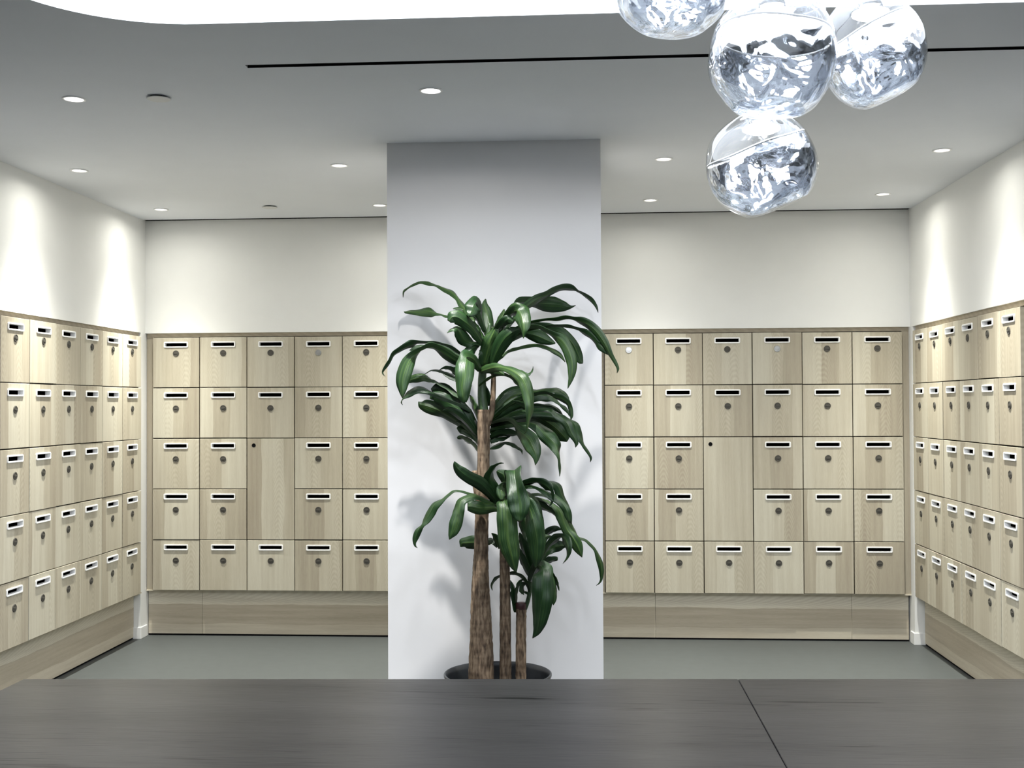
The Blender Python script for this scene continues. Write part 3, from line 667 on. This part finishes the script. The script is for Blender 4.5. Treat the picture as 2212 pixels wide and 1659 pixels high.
 [(-342,4960,1815,4,8,-7),(-254,5002,1869,3,18,-8),(-200,5022,1873,-2,19,-12),(-156,5036,1862,-7,15,-18),(-113,5049,1845,-13,1,-21),(-78,5059,1815,-17,-1,-16),(-54,5065,1783,-19,-1,-11),(-37,5069,1745,-18,-1,-8),(-27,5070,1718,-11,-1,-7),(-17,5070,1711,-1,0,-2)],
 [(-338,4900,1820,3,8,-7),(-265,4869,1852,2,15,-8),(-207,4847,1855,-2,19,-7),(-170,4833,1837,-5,20,-8),(-136,4821,1819,-8,17,-12),(-105,4811,1799,-17,6,-16),(-82,4801,1765,-21,-1,-11),(-68,4793,1728,-23,-1,-7),(-61,4787,1694,-21,-1,-2),(-62,4783,1663,-17,-1,1),(-66,4781,1638,-11,-1,2),(-72,4780,1619,-7,0,2),(-80,4780,1595,-1,0,0)],
 [(-369,4930,1785,5,6,-10),(-283,4947,1834,6,18,-16),(-240,4953,1834,-5,8,-26),(-197,4957,1819,-11,0,-27),(-160,4960,1802,-6,0,-15),(-135,4960,1793,-1,0,-3)],
 [(-412,4950,1696,6,-9,-5),(-386,4955,1725,5,-14,-5),(-363,4959,1745,6,-17,-6),(-334,4963,1766,4,-19,-8),(-294,4967,1777,3,-22,-7),(-256,4971,1786,2,-24,-7),(-215,4974,1789,0,-23,-10),(-178,4977,1780,-2,-20,-9),(-146,4979,1765,-4,-18,-8),(-117,4980,1745,-6,-6,-7),(-103,4980,1727,-4,-1,-3),(-94,4980,1713,-1,0,-1)],
 [(-407,4900,1697,14,1,-6),(-379,4866,1759,26,-2,-13),(-348,4843,1805,26,2,-21),(-314,4833,1833,15,1,-23),(-279,4830,1849,2,0,-5)],
 [(-420,4950,1699,14,1,-4),(-400,4950,1780,22,10,-4),(-397,4950,1829,21,1,2),(-408,4950,1867,4,0,1)],
 [(-440,4900,1702,15,1,-3),(-425,4885,1759,29,2,-8),(-409,4876,1803,30,2,-12),(-391,4871,1840,18,-10,-8),(-379,4870,1870,2,0,-1)],
 [(-445,4900,1697,11,3,0),(-444,4892,1737,13,21,2),(-448,4890,1757,9,11,5),(-457,4890,1764,1,0,1)],
 [(-447,4850,1671,4,0,-12),(-390,4780,1684,3,1,-20),(-342,4730,1681,-1,-16,-13),(-301,4680,1665,-8,-12,-16),(-265,4640,1639,-19,-1,-17),(-246,4620,1606,-24,-1,-9),(-235,4610,1566,-22,-9,-5),(-229,4600,1530,-17,-13,-1),(-229,4600,1493,-13,-15,1),(-235,4600,1460,-7,-10,1),(-240,4600,1433,-3,-4,1),(-251,4610,1412,-1,0,0)],
 [(-460,4890,1669,3,7,-9),(-421,4851,1681,2,10,-19),(-384,4823,1676,-7,0,-23),(-354,4811,1660,-5,0,-8),(-346,4810,1653,-1,0,-1)],
 [(-325,4850,1670,1,-8,-8),(-276,4827,1671,0,-21,-8),(-253,4817,1658,0,-22,-8),(-237,4813,1662,3,-20,-3),(-228,4811,1675,2,-11,-1),(-225,4810,1689,1,0,0)],
 [(-460,4890,1608,2,11,-4),(-443,4881,1621,1,15,-3),(-406,4863,1644,1,20,-4),(-380,4852,1653,-1,23,-4),(-344,4842,1653,-3,24,-4),(-318,4835,1641,-5,20,-5),(-299,4831,1622,-5,11,-4),(-279,4830,1600,-1,0,-1)],
 [(-418,4960,1475,8,-13,-6),(-380,4981,1521,21,2,-20),(-336,5002,1563,20,2,-32),(-287,5017,1583,7,-10,-32),(-232,5031,1586,3,-28,-18),(-179,5041,1594,2,-28,-10),(-136,5046,1595,-2,-24,-12),(-104,5049,1579,-6,-8,-10),(-84,5050,1559,-4,0,-3),(-79,5050,1549,-1,0,0)],
 [(-418,4960,1465,7,1,-11),(-334,4972,1524,12,1,-21),(-269,4979,1550,9,1,-26),(-220,4983,1566,4,-17,-21),(-177,4986,1565,-2,-13,-21),(-145,4988,1556,-5,-20,-10),(-122,4989,1536,-4,-19,-5),(-96,4990,1513,-6,-7,-6),(-80,4990,1490,-4,0,-2),(-77,4990,1477,-1,0,0)],
 [(-418,4960,1459,4,9,-6),(-338,4933,1524,4,18,-8),(-265,4913,1559,2,21,-9),(-181,4896,1578,-1,24,-5),(-142,4890,1565,-3,20,-9),(-107,4886,1555,-7,14,-13),(-81,4883,1535,-9,11,-7),(-69,4881,1507,-9,-1,-3),(-66,4880,1481,-7,0,0),(-69,4880,1464,-1,0,0)],
 [(-418,4960,1449,5,-6,-9),(-361,4978,1478,8,-12,-13),(-303,4994,1510,7,-14,-17),(-231,5009,1530,2,-22,-10),(-185,5015,1525,-1,-19,-10),(-153,5018,1520,-3,-13,-9),(-126,5020,1503,-5,0,-7),(-107,5020,1485,-1,0,-1)],
 [(-417,4950,1446,4,-8,-7),(-330,4913,1488,5,-16,-9),(-264,4889,1507,2,-21,-6),(-206,4871,1512,1,-23,-4),(-154,4856,1507,-2,-24,-7),(-132,4849,1488,-8,-19,-11),(-103,4843,1469,-11,-13,-13),(-81,4837,1444,-18,-1,-11),(-68,4833,1412,-17,-1,-8),(-53,4831,1387,-11,-1,-6),(-45,4830,1365,-8,-1,-1),(-50,4830,1349,-1,0,0)],
 [(-419,4970,1439,4,-6,-9),(-301,4973,1481,4,-13,-14),(-204,4976,1494,1,-19,-13),(-122,4978,1480,-2,-24,-9),(-77,4978,1461,-6,-21,-9),(-54,4979,1438,-16,-12,-10),(-41,4979,1405,-18,-8,-8),(-28,4980,1379,-12,-15,-5),(-16,4980,1353,-6,-13,-3),(4,4980,1321,-5,-5,-3),(15,4980,1298,-5,0,-1),(12,4980,1280,-1,0,0)],
 [(-421,4990,1445,2,20,-13),(-339,5047,1471,4,29,-28),(-275,5086,1480,-2,24,-42),(-209,5117,1469,-18,13,-47),(-150,5139,1432,-31,-1,-44),(-117,5147,1401,-31,-1,-31),(-97,5150,1378,-20,-1,-13),(-91,5150,1363,-2,0,-1)],
 [(-409,4930,1450,0,16,-7),(-353,4871,1463,-1,25,-7),(-319,4837,1459,-6,28,-9),(-295,4805,1435,-14,26,-12),(-268,4774,1411,-21,19,-20),(-241,4748,1387,-29,-1,-21),(-224,4729,1356,-30,-2,-14),(-212,4717,1329,-22,-1,-6),(-209,4712,1304,-11,-1,0),(-213,4710,1281,-1,0,0)],
 [(-418,4960,1426,3,-11,-9),(-314,4915,1446,3,-22,-9),(-252,4890,1450,0,-25,-11),(-212,4876,1437,-10,-22,-17),(-183,4862,1409,-21,-10,-22),(-155,4852,1383,-23,-1,-22),(-132,4844,1355,-21,-13,-11),(-126,4839,1330,-13,-21,-3),(-118,4835,1308,-6,-21,0),(-115,4832,1276,-5,-12,0),(-115,4830,1245,-3,-4,0),(-117,4830,1228,-1,0,0)],
 [(-420,4960,1407,5,7,-8),(-383,4971,1436,11,1,-20),(-341,4978,1452,2,11,-20),(-302,4980,1445,-1,0,-4)],
 [(-420,4960,1387,3,7,-9),(-382,4948,1404,2,15,-15),(-339,4937,1407,-1,20,-17),(-299,4931,1404,0,17,-10),(-270,4930,1414,0,0,-1)],
 [(-420,4960,1371,5,-6,-9),(-393,4970,1384,5,-17,-12),(-361,4978,1387,3,-20,-9),(-332,4980,1393,0,0,-1)],
 [(-422,4960,1340,2,-11,-3),(-391,4982,1351,5,-16,-9),(-360,5002,1365,3,-22,-6),(-328,5017,1359,-1,-24,-6),(-302,5026,1342,-3,-19,-5),(-286,5029,1329,-3,-9,-2),(-285,5030,1312,-1,0,0)],
 [(-235,4880,1491,5,-9,5),(-261,4838,1519,9,-18,10),(-285,4817,1533,5,-20,7),(-310,4810,1546,0,0,1)],
 [(-425,4950,1524,7,-9,1),(-430,4936,1570,14,-21,2),(-438,4930,1618,2,0,0)],
 [(-419,4970,1459,4,11,-8),(-362,5003,1498,8,5,-23),(-292,5033,1504,0,1,-33),(-220,5056,1497,-7,0,-32),(-158,5067,1476,-9,0,-21),(-115,5070,1453,-2,0,-4)],
 [(-381,4880,1111,9,6,6),(-415,4816,1167,17,1,15),(-447,4772,1204,16,1,23),(-486,4739,1228,13,0,22),(-517,4720,1252,15,1,18),(-535,4713,1271,13,1,10),(-543,4710,1288,8,0,3),(-545,4710,1298,1,0,0)],
 [(-381,4880,1100,11,8,4),(-400,4839,1166,31,2,10),(-411,4812,1218,23,21,-1),(-399,4799,1255,8,25,-6),(-381,4793,1275,2,19,-5),(-364,4791,1284,0,9,-3),(-348,4790,1286,0,0,-1)],
 [(-386,4880,1097,2,10,4),(-428,4869,1126,2,14,4),(-470,4859,1147,0,18,4),(-498,4853,1155,-1,19,2),(-531,4846,1165,-2,21,3),(-564,4840,1167,-4,21,3),(-590,4835,1149,-6,22,3),(-612,4830,1130,-7,23,4),(-642,4824,1107,-13,19,8),(-659,4820,1077,-18,10,9),(-678,4816,1046,-15,13,7),(-695,4814,1024,-9,17,3),(-712,4812,999,-13,4,6),(-723,4811,971,-12,-1,4),(-727,4810,951,-7,0,0),(-723,4810,936,-3,0,-2),(-713,4810,929,0,0,0)],
 [(-385,4870,1104,2,11,5),(-425,4839,1126,2,17,6),(-465,4811,1145,0,18,11),(-502,4788,1141,-7,19,13),(-526,4772,1126,-16,18,9),(-533,4759,1099,-24,11,4),(-537,4748,1070,-24,-2,5),(-545,4738,1038,-26,-2,8),(-555,4732,1005,-19,-1,8),(-565,4730,986,-9,-1,4),(-570,4730,974,-1,0,0)],
 [(-374,4870,1084,2,10,7),(-397,4840,1095,1,13,16),(-423,4811,1096,-1,9,23),(-454,4784,1100,3,0,28),(-481,4772,1107,3,0,25),(-499,4770,1107,0,0,17)],
 [(-387,4950,918,5,12,3),(-411,4968,942,3,19,8),(-439,4980,938,-3,18,15),(-490,4999,931,-2,-1,31),(-529,5007,928,-2,-1,25),(-548,5009,925,-11,-1,16),(-555,5010,910,-2,0,1)],
 [(-379,4930,912,6,-10,3),(-388,4930,938,13,-17,7),(-399,4930,964,11,-17,8),(-412,4930,979,1,0,1)],
 [(-325,4850,1066,14,-13,5),(-340,4764,1140,20,-23,10),(-342,4700,1140,-24,-21,1),(-331,4654,1114,-36,-2,-6),(-326,4636,1075,-41,-3,-3),(-322,4627,1026,-41,-3,-3),(-318,4622,983,-41,-3,-6),(-310,4620,946,-37,-2,-8),(-302,4620,911,-27,-2,-6),(-295,4624,878,-15,-1,-4),(-288,4630,856,-2,0,-1)],
 [(-318,4880,1057,18,12,-2),(-311,4830,1172,27,26,-2),(-306,4750,1246,32,28,-3),(-300,4710,1265,-33,25,-14),(-297,4670,1242,-34,26,-5),(-290,4640,1206,-35,23,-7),(-282,4620,1170,-40,-2,-7),(-275,4610,1133,-45,-3,-5),(-273,4600,1104,-38,-2,-2),(-272,4600,1081,-25,-2,-2),(-271,4600,1061,-6,0,0)],
 [(-315,4880,1051,13,11,-8),(-269,4730,1137,11,26,-12),(-248,4670,1139,-16,23,-14),(-229,4650,1103,-27,18,-11),(-218,4630,1064,-35,7,-8),(-211,4620,1027,-38,-2,-6),(-205,4620,984,-36,-2,-3),(-204,4620,946,-31,-2,0),(-206,4620,911,-22,-1,2),(-209,4630,887,-10,-1,1),(-211,4630,874,-1,0,0)],
 [(-330,4880,1106,12,1,2),(-340,4849,1176,16,-16,4),(-345,4838,1211,21,-7,6),(-354,4832,1235,18,1,14),(-372,4830,1246,7,0,12),(-380,4830,1252,3,0,4)],
 [(-330,4830,1141,9,-6,4),(-344,4732,1203,9,-21,7),(-352,4709,1189,-13,-19,5),(-352,4687,1164,-17,-6,-1),(-348,4680,1141,-6,0,-1)],
 [(-302,4880,1088,12,1,-7),(-263,4850,1152,9,-8,-15),(-232,4835,1129,-15,-13,-11),(-217,4823,1093,-22,-1,-9),(-201,4815,1058,-15,-12,-5),(-189,4811,1028,-8,-6,-2),(-183,4810,1001,-1,0,0)],
 [(-318,4890,1105,8,7,-5),(-275,4847,1186,8,18,-8),(-247,4832,1202,4,18,-14),(-213,4819,1209,-2,21,-14),(-185,4809,1200,-8,17,-16),(-164,4802,1186,-13,11,-14),(-150,4797,1168,-8,18,-4),(-147,4793,1144,-5,13,-1),(-150,4791,1120,-4,5,1),(-162,4790,1103,-1,0,0)],
 [(-319,4900,1098,9,-6,-3),(-279,4918,1190,7,-18,-3),(-236,4926,1206,2,-21,-5),(-190,4932,1204,0,-23,-5),(-150,4938,1192,-5,-22,-11),(-128,4941,1176,-15,-16,-10),(-116,4944,1145,-14,-17,-5),(-97,4947,1107,-12,-15,-5),(-82,4949,1076,-10,-8,-3),(-76,4950,1048,-9,-1,-2),(-70,4950,1017,-2,0,0)],
 [(-318,4890,1093,9,-6,-4),(-276,4849,1176,9,-16,-6),(-232,4831,1187,1,-21,-5),(-192,4815,1173,-3,-22,-7),(-161,4803,1155,-6,-21,-9),(-131,4794,1138,-9,-15,-12),(-106,4788,1118,-12,-11,-10),(-88,4783,1091,-15,-1,-7),(-81,4781,1064,-13,-1,-3),(-75,4780,1040,-3,0,-1)],
 [(-316,4900,1074,7,-3,-8),(-250,4885,1131,4,-16,-7),(-179,4874,1125,-2,-20,-6),(-133,4866,1095,-7,-21,-7),(-114,4862,1068,-18,-17,-7),(-102,4858,1032,-18,-13,-6),(-87,4855,999,-17,-9,-9),(-66,4853,972,-19,-1,-13),(-48,4851,942,-22,-1,-11),(-36,4850,915,-16,-1,-6),(-25,4850,887,-1,0,0)],
 [(-317,4910,1079,6,-6,-6),(-237,4935,1145,3,-16,-6),(-144,4956,1125,-3,-20,-5),(-95,4971,1068,-6,-22,-2),(-74,4981,1017,-7,-24,-1),(-61,4986,985,-8,-25,-2),(-43,4991,956,-4,-24,-2),(-12,4996,945,-3,-23,-3),(10,4999,927,-4,-21,-2),(32,5002,902,-5,-20,-1),(44,5005,873,-8,-18,0),(54,5007,839,-12,-9,-2),(58,5008,810,-11,-1,-1),(58,5009,788,-8,-1,0),(56,5010,769,-5,0,2),(47,5010,754,-2,0,2),(35,5010,745,0,0,1)],
 [(-315,4890,1062,6,5,-9),(-253,4885,1106,4,19,-11),(-216,4883,1109,-3,21,-14),(-185,4882,1094,-9,17,-16),(-158,4881,1079,-6,18,-9),(-133,4880,1061,-6,9,-6),(-115,4880,1036,-2,0,-2)],
 [(-266,4890,1106,1,10,-7),(-220,4895,1117,0,21,-6),(-183,4898,1116,-2,24,-7),(-158,4899,1105,-4,19,-7),(-131,4900,1086,-1,0,-2)],
 [(-317,4870,1058,6,-6,-10),(-281,4828,1080,-8,0,-23),(-261,4788,1048,-28,-2,-11),(-247,4755,1012,-28,-2,-6),(-240,4736,976,-17,-12,-1),(-237,4730,941,-3,0,0)],
 [(-248,4950,833,7,9,-4),(-215,4975,923,8,22,-7),(-187,4984,963,10,20,-11),(-162,4988,984,7,13,-15),(-133,4990,994,1,0,-11),(-111,4990,987,0,0,-1)],
 [(-241,4930,817,4,10,-5),(-197,4912,875,6,18,-7),(-171,4887,925,9,19,-9),(-142,4860,959,10,18,-15),(-114,4828,978,1,22,-13),(-94,4797,972,-15,10,-14),(-84,4777,951,-16,11,-6),(-80,4770,925,-11,13,-1),(-86,4771,897,-5,7,1),(-105,4780,869,0,0,0)],
 [(-242,4950,814,5,-9,-3),(-199,4966,865,6,-21,-1),(-168,4974,898,9,-21,-7),(-143,4977,914,10,1,-21),(-121,4979,920,3,1,-23),(-102,4980,920,-3,0,-12),(-94,4980,914,-1,0,-1)],
 [(-242,4950,808,4,10,-6),(-199,4969,843,5,21,-12),(-178,4974,852,4,22,-15),(-153,4979,860,3,15,-14),(-134,4980,863,-2,0,-9),(-132,4980,856,-2,0,-1)],
 [(-237,4910,814,9,-6,4),(-261,4891,890,16,-17,7),(-278,4881,953,15,-10,6),(-289,4880,987,3,0,1)],
 [(-240,4900,791,9,-6,5),(-267,4881,848,15,-16,9),(-286,4872,896,12,-15,6),(-293,4870,928,2,0,0)],
 [(-238,4930,836,9,-6,-2),(-220,4946,889,17,-13,-4),(-201,4955,932,18,-10,-8),(-183,4959,959,8,-4,-11),(-158,4960,963,0,0,-3)],
 [(-245,4870,783,9,18,-7),(-226,4830,831,14,23,-11),(-205,4770,864,7,19,-29),(-184,4710,859,-34,-2,-16),(-182,4670,837,-41,-3,1),(-183,4650,790,-44,-3,2),(-185,4640,741,-42,4,2),(-191,4640,691,-35,9,3),(-198,4640,647,-25,9,4),(-209,4650,611,-13,-1,6),(-225,4650,588,-1,0,1)],
 [(-239,4890,794,7,-7,-4),(-199,4867,847,9,-11,-12),(-170,4858,841,-9,-15,-10),(-153,4848,815,-11,-21,-2),(-142,4839,777,-10,-21,2),(-142,4833,740,-14,-14,2),(-144,4830,709,-10,-1,1),(-146,4830,690,-1,0,0)],
 [(-236,4890,787,3,9,-7),(-182,4879,824,1,21,-12),(-150,4874,807,-6,23,-8),(-136,4871,780,-6,18,-5),(-127,4870,759,-4,7,-3),(-122,4870,744,-1,0,0)],
 [(-250,4950,735,5,-10,4),(-279,4964,779,8,-17,9),(-308,4972,796,4,-22,9),(-338,4978,797,1,-24,9),(-382,4985,785,0,-22,8),(-404,4988,767,-3,-19,6),(-417,4990,745,-4,-8,2),(-415,4990,724,-1,0,0)],
 [(-311,4930,641,4,11,-2),(-313,4930,702,13,19,-2),(-320,4930,748,8,18,0),(-332,4930,778,1,0,0)],
 [(-310,4930,673,3,11,-2),(-305,4942,725,5,23,-5),(-293,4948,763,5,20,-6),(-270,4950,787,1,0,-1)],
 [(-252,4930,724,3,-11,3),(-262,4907,763,4,-22,6),(-276,4900,762,-7,-24,10),(-279,4892,738,-9,-15,2),(-273,4890,722,-1,0,0)],
 [(-249,4930,695,1,11,-1),(-258,4930,722,1,24,-2),(-272,4930,728,-1,21,-2),(-288,4930,718,0,0,0)]]
for i, rows in enumerate(LEAVES): leaf(rows, i)

# ------------------------------------------------------------------ glass pendants over the counter
def globe_point(d, r, squash, seed, amp, fine):
    """Surface of a softly melted globe: flattened base, shallow dents; fine adds the folds of the lining."""
    k = 1 + amp * noise.noise(d * 1.3 + Vector((seed, seed * 2.3, 0)))
    if fine: k += fine * noise.noise(d * 3.0 + Vector((0, seed, 4))) + 0.5 * fine * noise.noise(d * 6.5 + Vector((seed, 9, 4)))
    p = d * (r * k); p.z *= squash
    zf = -0.84 * r * squash
    if p.z < zf: p.z = zf + (p.z - zf) * 0.3
    return p
def globe(bm, r, squash, seed, amp, nu=64, nv=40, zcut=None, fine=0.0):
    rings = []
    t0 = 0.0 if zcut is None else math.acos(zcut)
    for j in range(nv + 1):
        th = t0 + (PI - t0) * j / nv
        f = fine * min(1.0, j / 6.0)
        rings.append([globe_point(Vector((math.sin(th) * math.cos(2 * PI * i / nu), math.sin(th) * math.sin(2 * PI * i / nu), math.cos(th))), r, squash, seed, amp, f) for i in range(nu)])
    loops(bm, rings)
    bmesh.ops.remove_doubles(bm, verts=bm.verts, dist=1e-5)
    return rings[0]
PEND = [  # centre, radius, squash, tilt about y, tilt about x, seed, label
    ((0.423, 2.62, 2.312), 0.143, 1.00, 0.10, -0.05, 1.0, 'blown silvered glass pendant lamp in front of the cluster, above the lowest one'),
    ((0.434, 2.87, 2.118), 0.137, 0.97, -0.35, 0.10, 5.0, 'lowest hanging silvered glass pendant lamp of the cluster'),
    ((0.722, 2.95, 2.416), 0.132, 1.10, -0.45, 0.0, 9.0, 'silvered glass pendant lamp on the side of the cluster towards the side wall'),
    ((0.226, 3.00, 2.606), 0.144, 0.86, 0.05, 0.0, 13.0, 'silvered glass pendant lamp cut by the picture top, on the pillar side'),
    ((0.563, 3.38, 2.665), 0.135, 0.80, 0.10, 0.0, 17.0, 'silvered glass pendant lamp mostly hidden behind the front one')]
for c, r, sq, ty, tx, sd, lb in PEND:
    t = thing('pendant_lamp', lb, 'pendant lamp', c, 0, 'melted glass pendant lamps')
    top = r * sq
    rot = Matrix.Rotation(ty, 4, 'Y') @ Matrix.Rotation(tx, 4, 'X')
    bm = bmesh.new(); globe(bm, r, sq, sd, 0.085); g = from_bm('glass_globe', bm, GLASS, t, True); g.matrix_local = rot
    bm = bmesh.new(); edge = globe(bm, r * 0.97, sq, sd, 0.085, 96, 64, 0.34, 0.038); g2 = from_bm('silvered_lining', bm, MIRROR, t, True); g2.matrix_local = rot
    bm = bmesh.new(); cen = sum(edge, Vector()) / len(edge); rr = 0.0026
    loops(bm, [[p + (p - cen).normalized() * (rr * math.cos(a)) + Vector((0, 0, rr * math.sin(a))) for p in edge] for a in [2 * PI * q / 8 for q in range(9)]])
    g3 = from_bm('rim_glint', bm, WHITE_PL, t, True); g3.matrix_local = rot  # white ring stands for the glint where the rim catches the lamp
    up = H - c[2]
    bm = bmesh.new(); lathe(bm, [(0.030, top * 0.80), (0.034, top * 0.93), (0.030, top * 1.02), (0.016, top * 1.05), (0.008, top * 1.05 + 0.03 if top * 1.05 + 0.03 < up else up - 0.004)], 28, cap0=False, cap1=True); from_bm('lamp_holder', bm, CHROME, t, True)
    bm = bmesh.new(); lathe(bm, [(0.001, top * 0.60), (0.030, top * 0.605), (0.046, top * 0.66), (0.046, top * 0.70), (0.020, top * 0.78)], 32, cap0=True, cap1=True); from_bm('led_disc', bm, LED, t, True)
    ld = bpy.data.lights.new('pendant_bulb', 'SPOT'); ld.energy = PENDANT_W; ld.color = (0.99, 0.99, 1.0); ld.spot_size = math.radians(174); ld.spot_blend = 0.1; ld.shadow_soft_size = 0.03
    beam(ld, -1.6, 2.0, 0.0)
    lo = bpy.data.objects.new('pendant_bulb', ld); COL.objects.link(lo); lo.parent = t; lo.location = (0, 0, top * 0.15)
    if up > top * 1.05 + 0.035:
        bm = bmesh.new(); tube(bm, [(0, 0, top * 1.05 + 0.02, 0.003), (0, 0, up - 0.015, 0.003)], 8); from_bm('cord', bm, CORD, t, True)
    bm = bmesh.new(); lathe(bm, [(0.045, up - 0.020), (0.05, up - 0.016), (0.05, up + 0.011)], 32, cap0=True, cap1=True); from_bm('canopy', bm, CHROME, t, False)
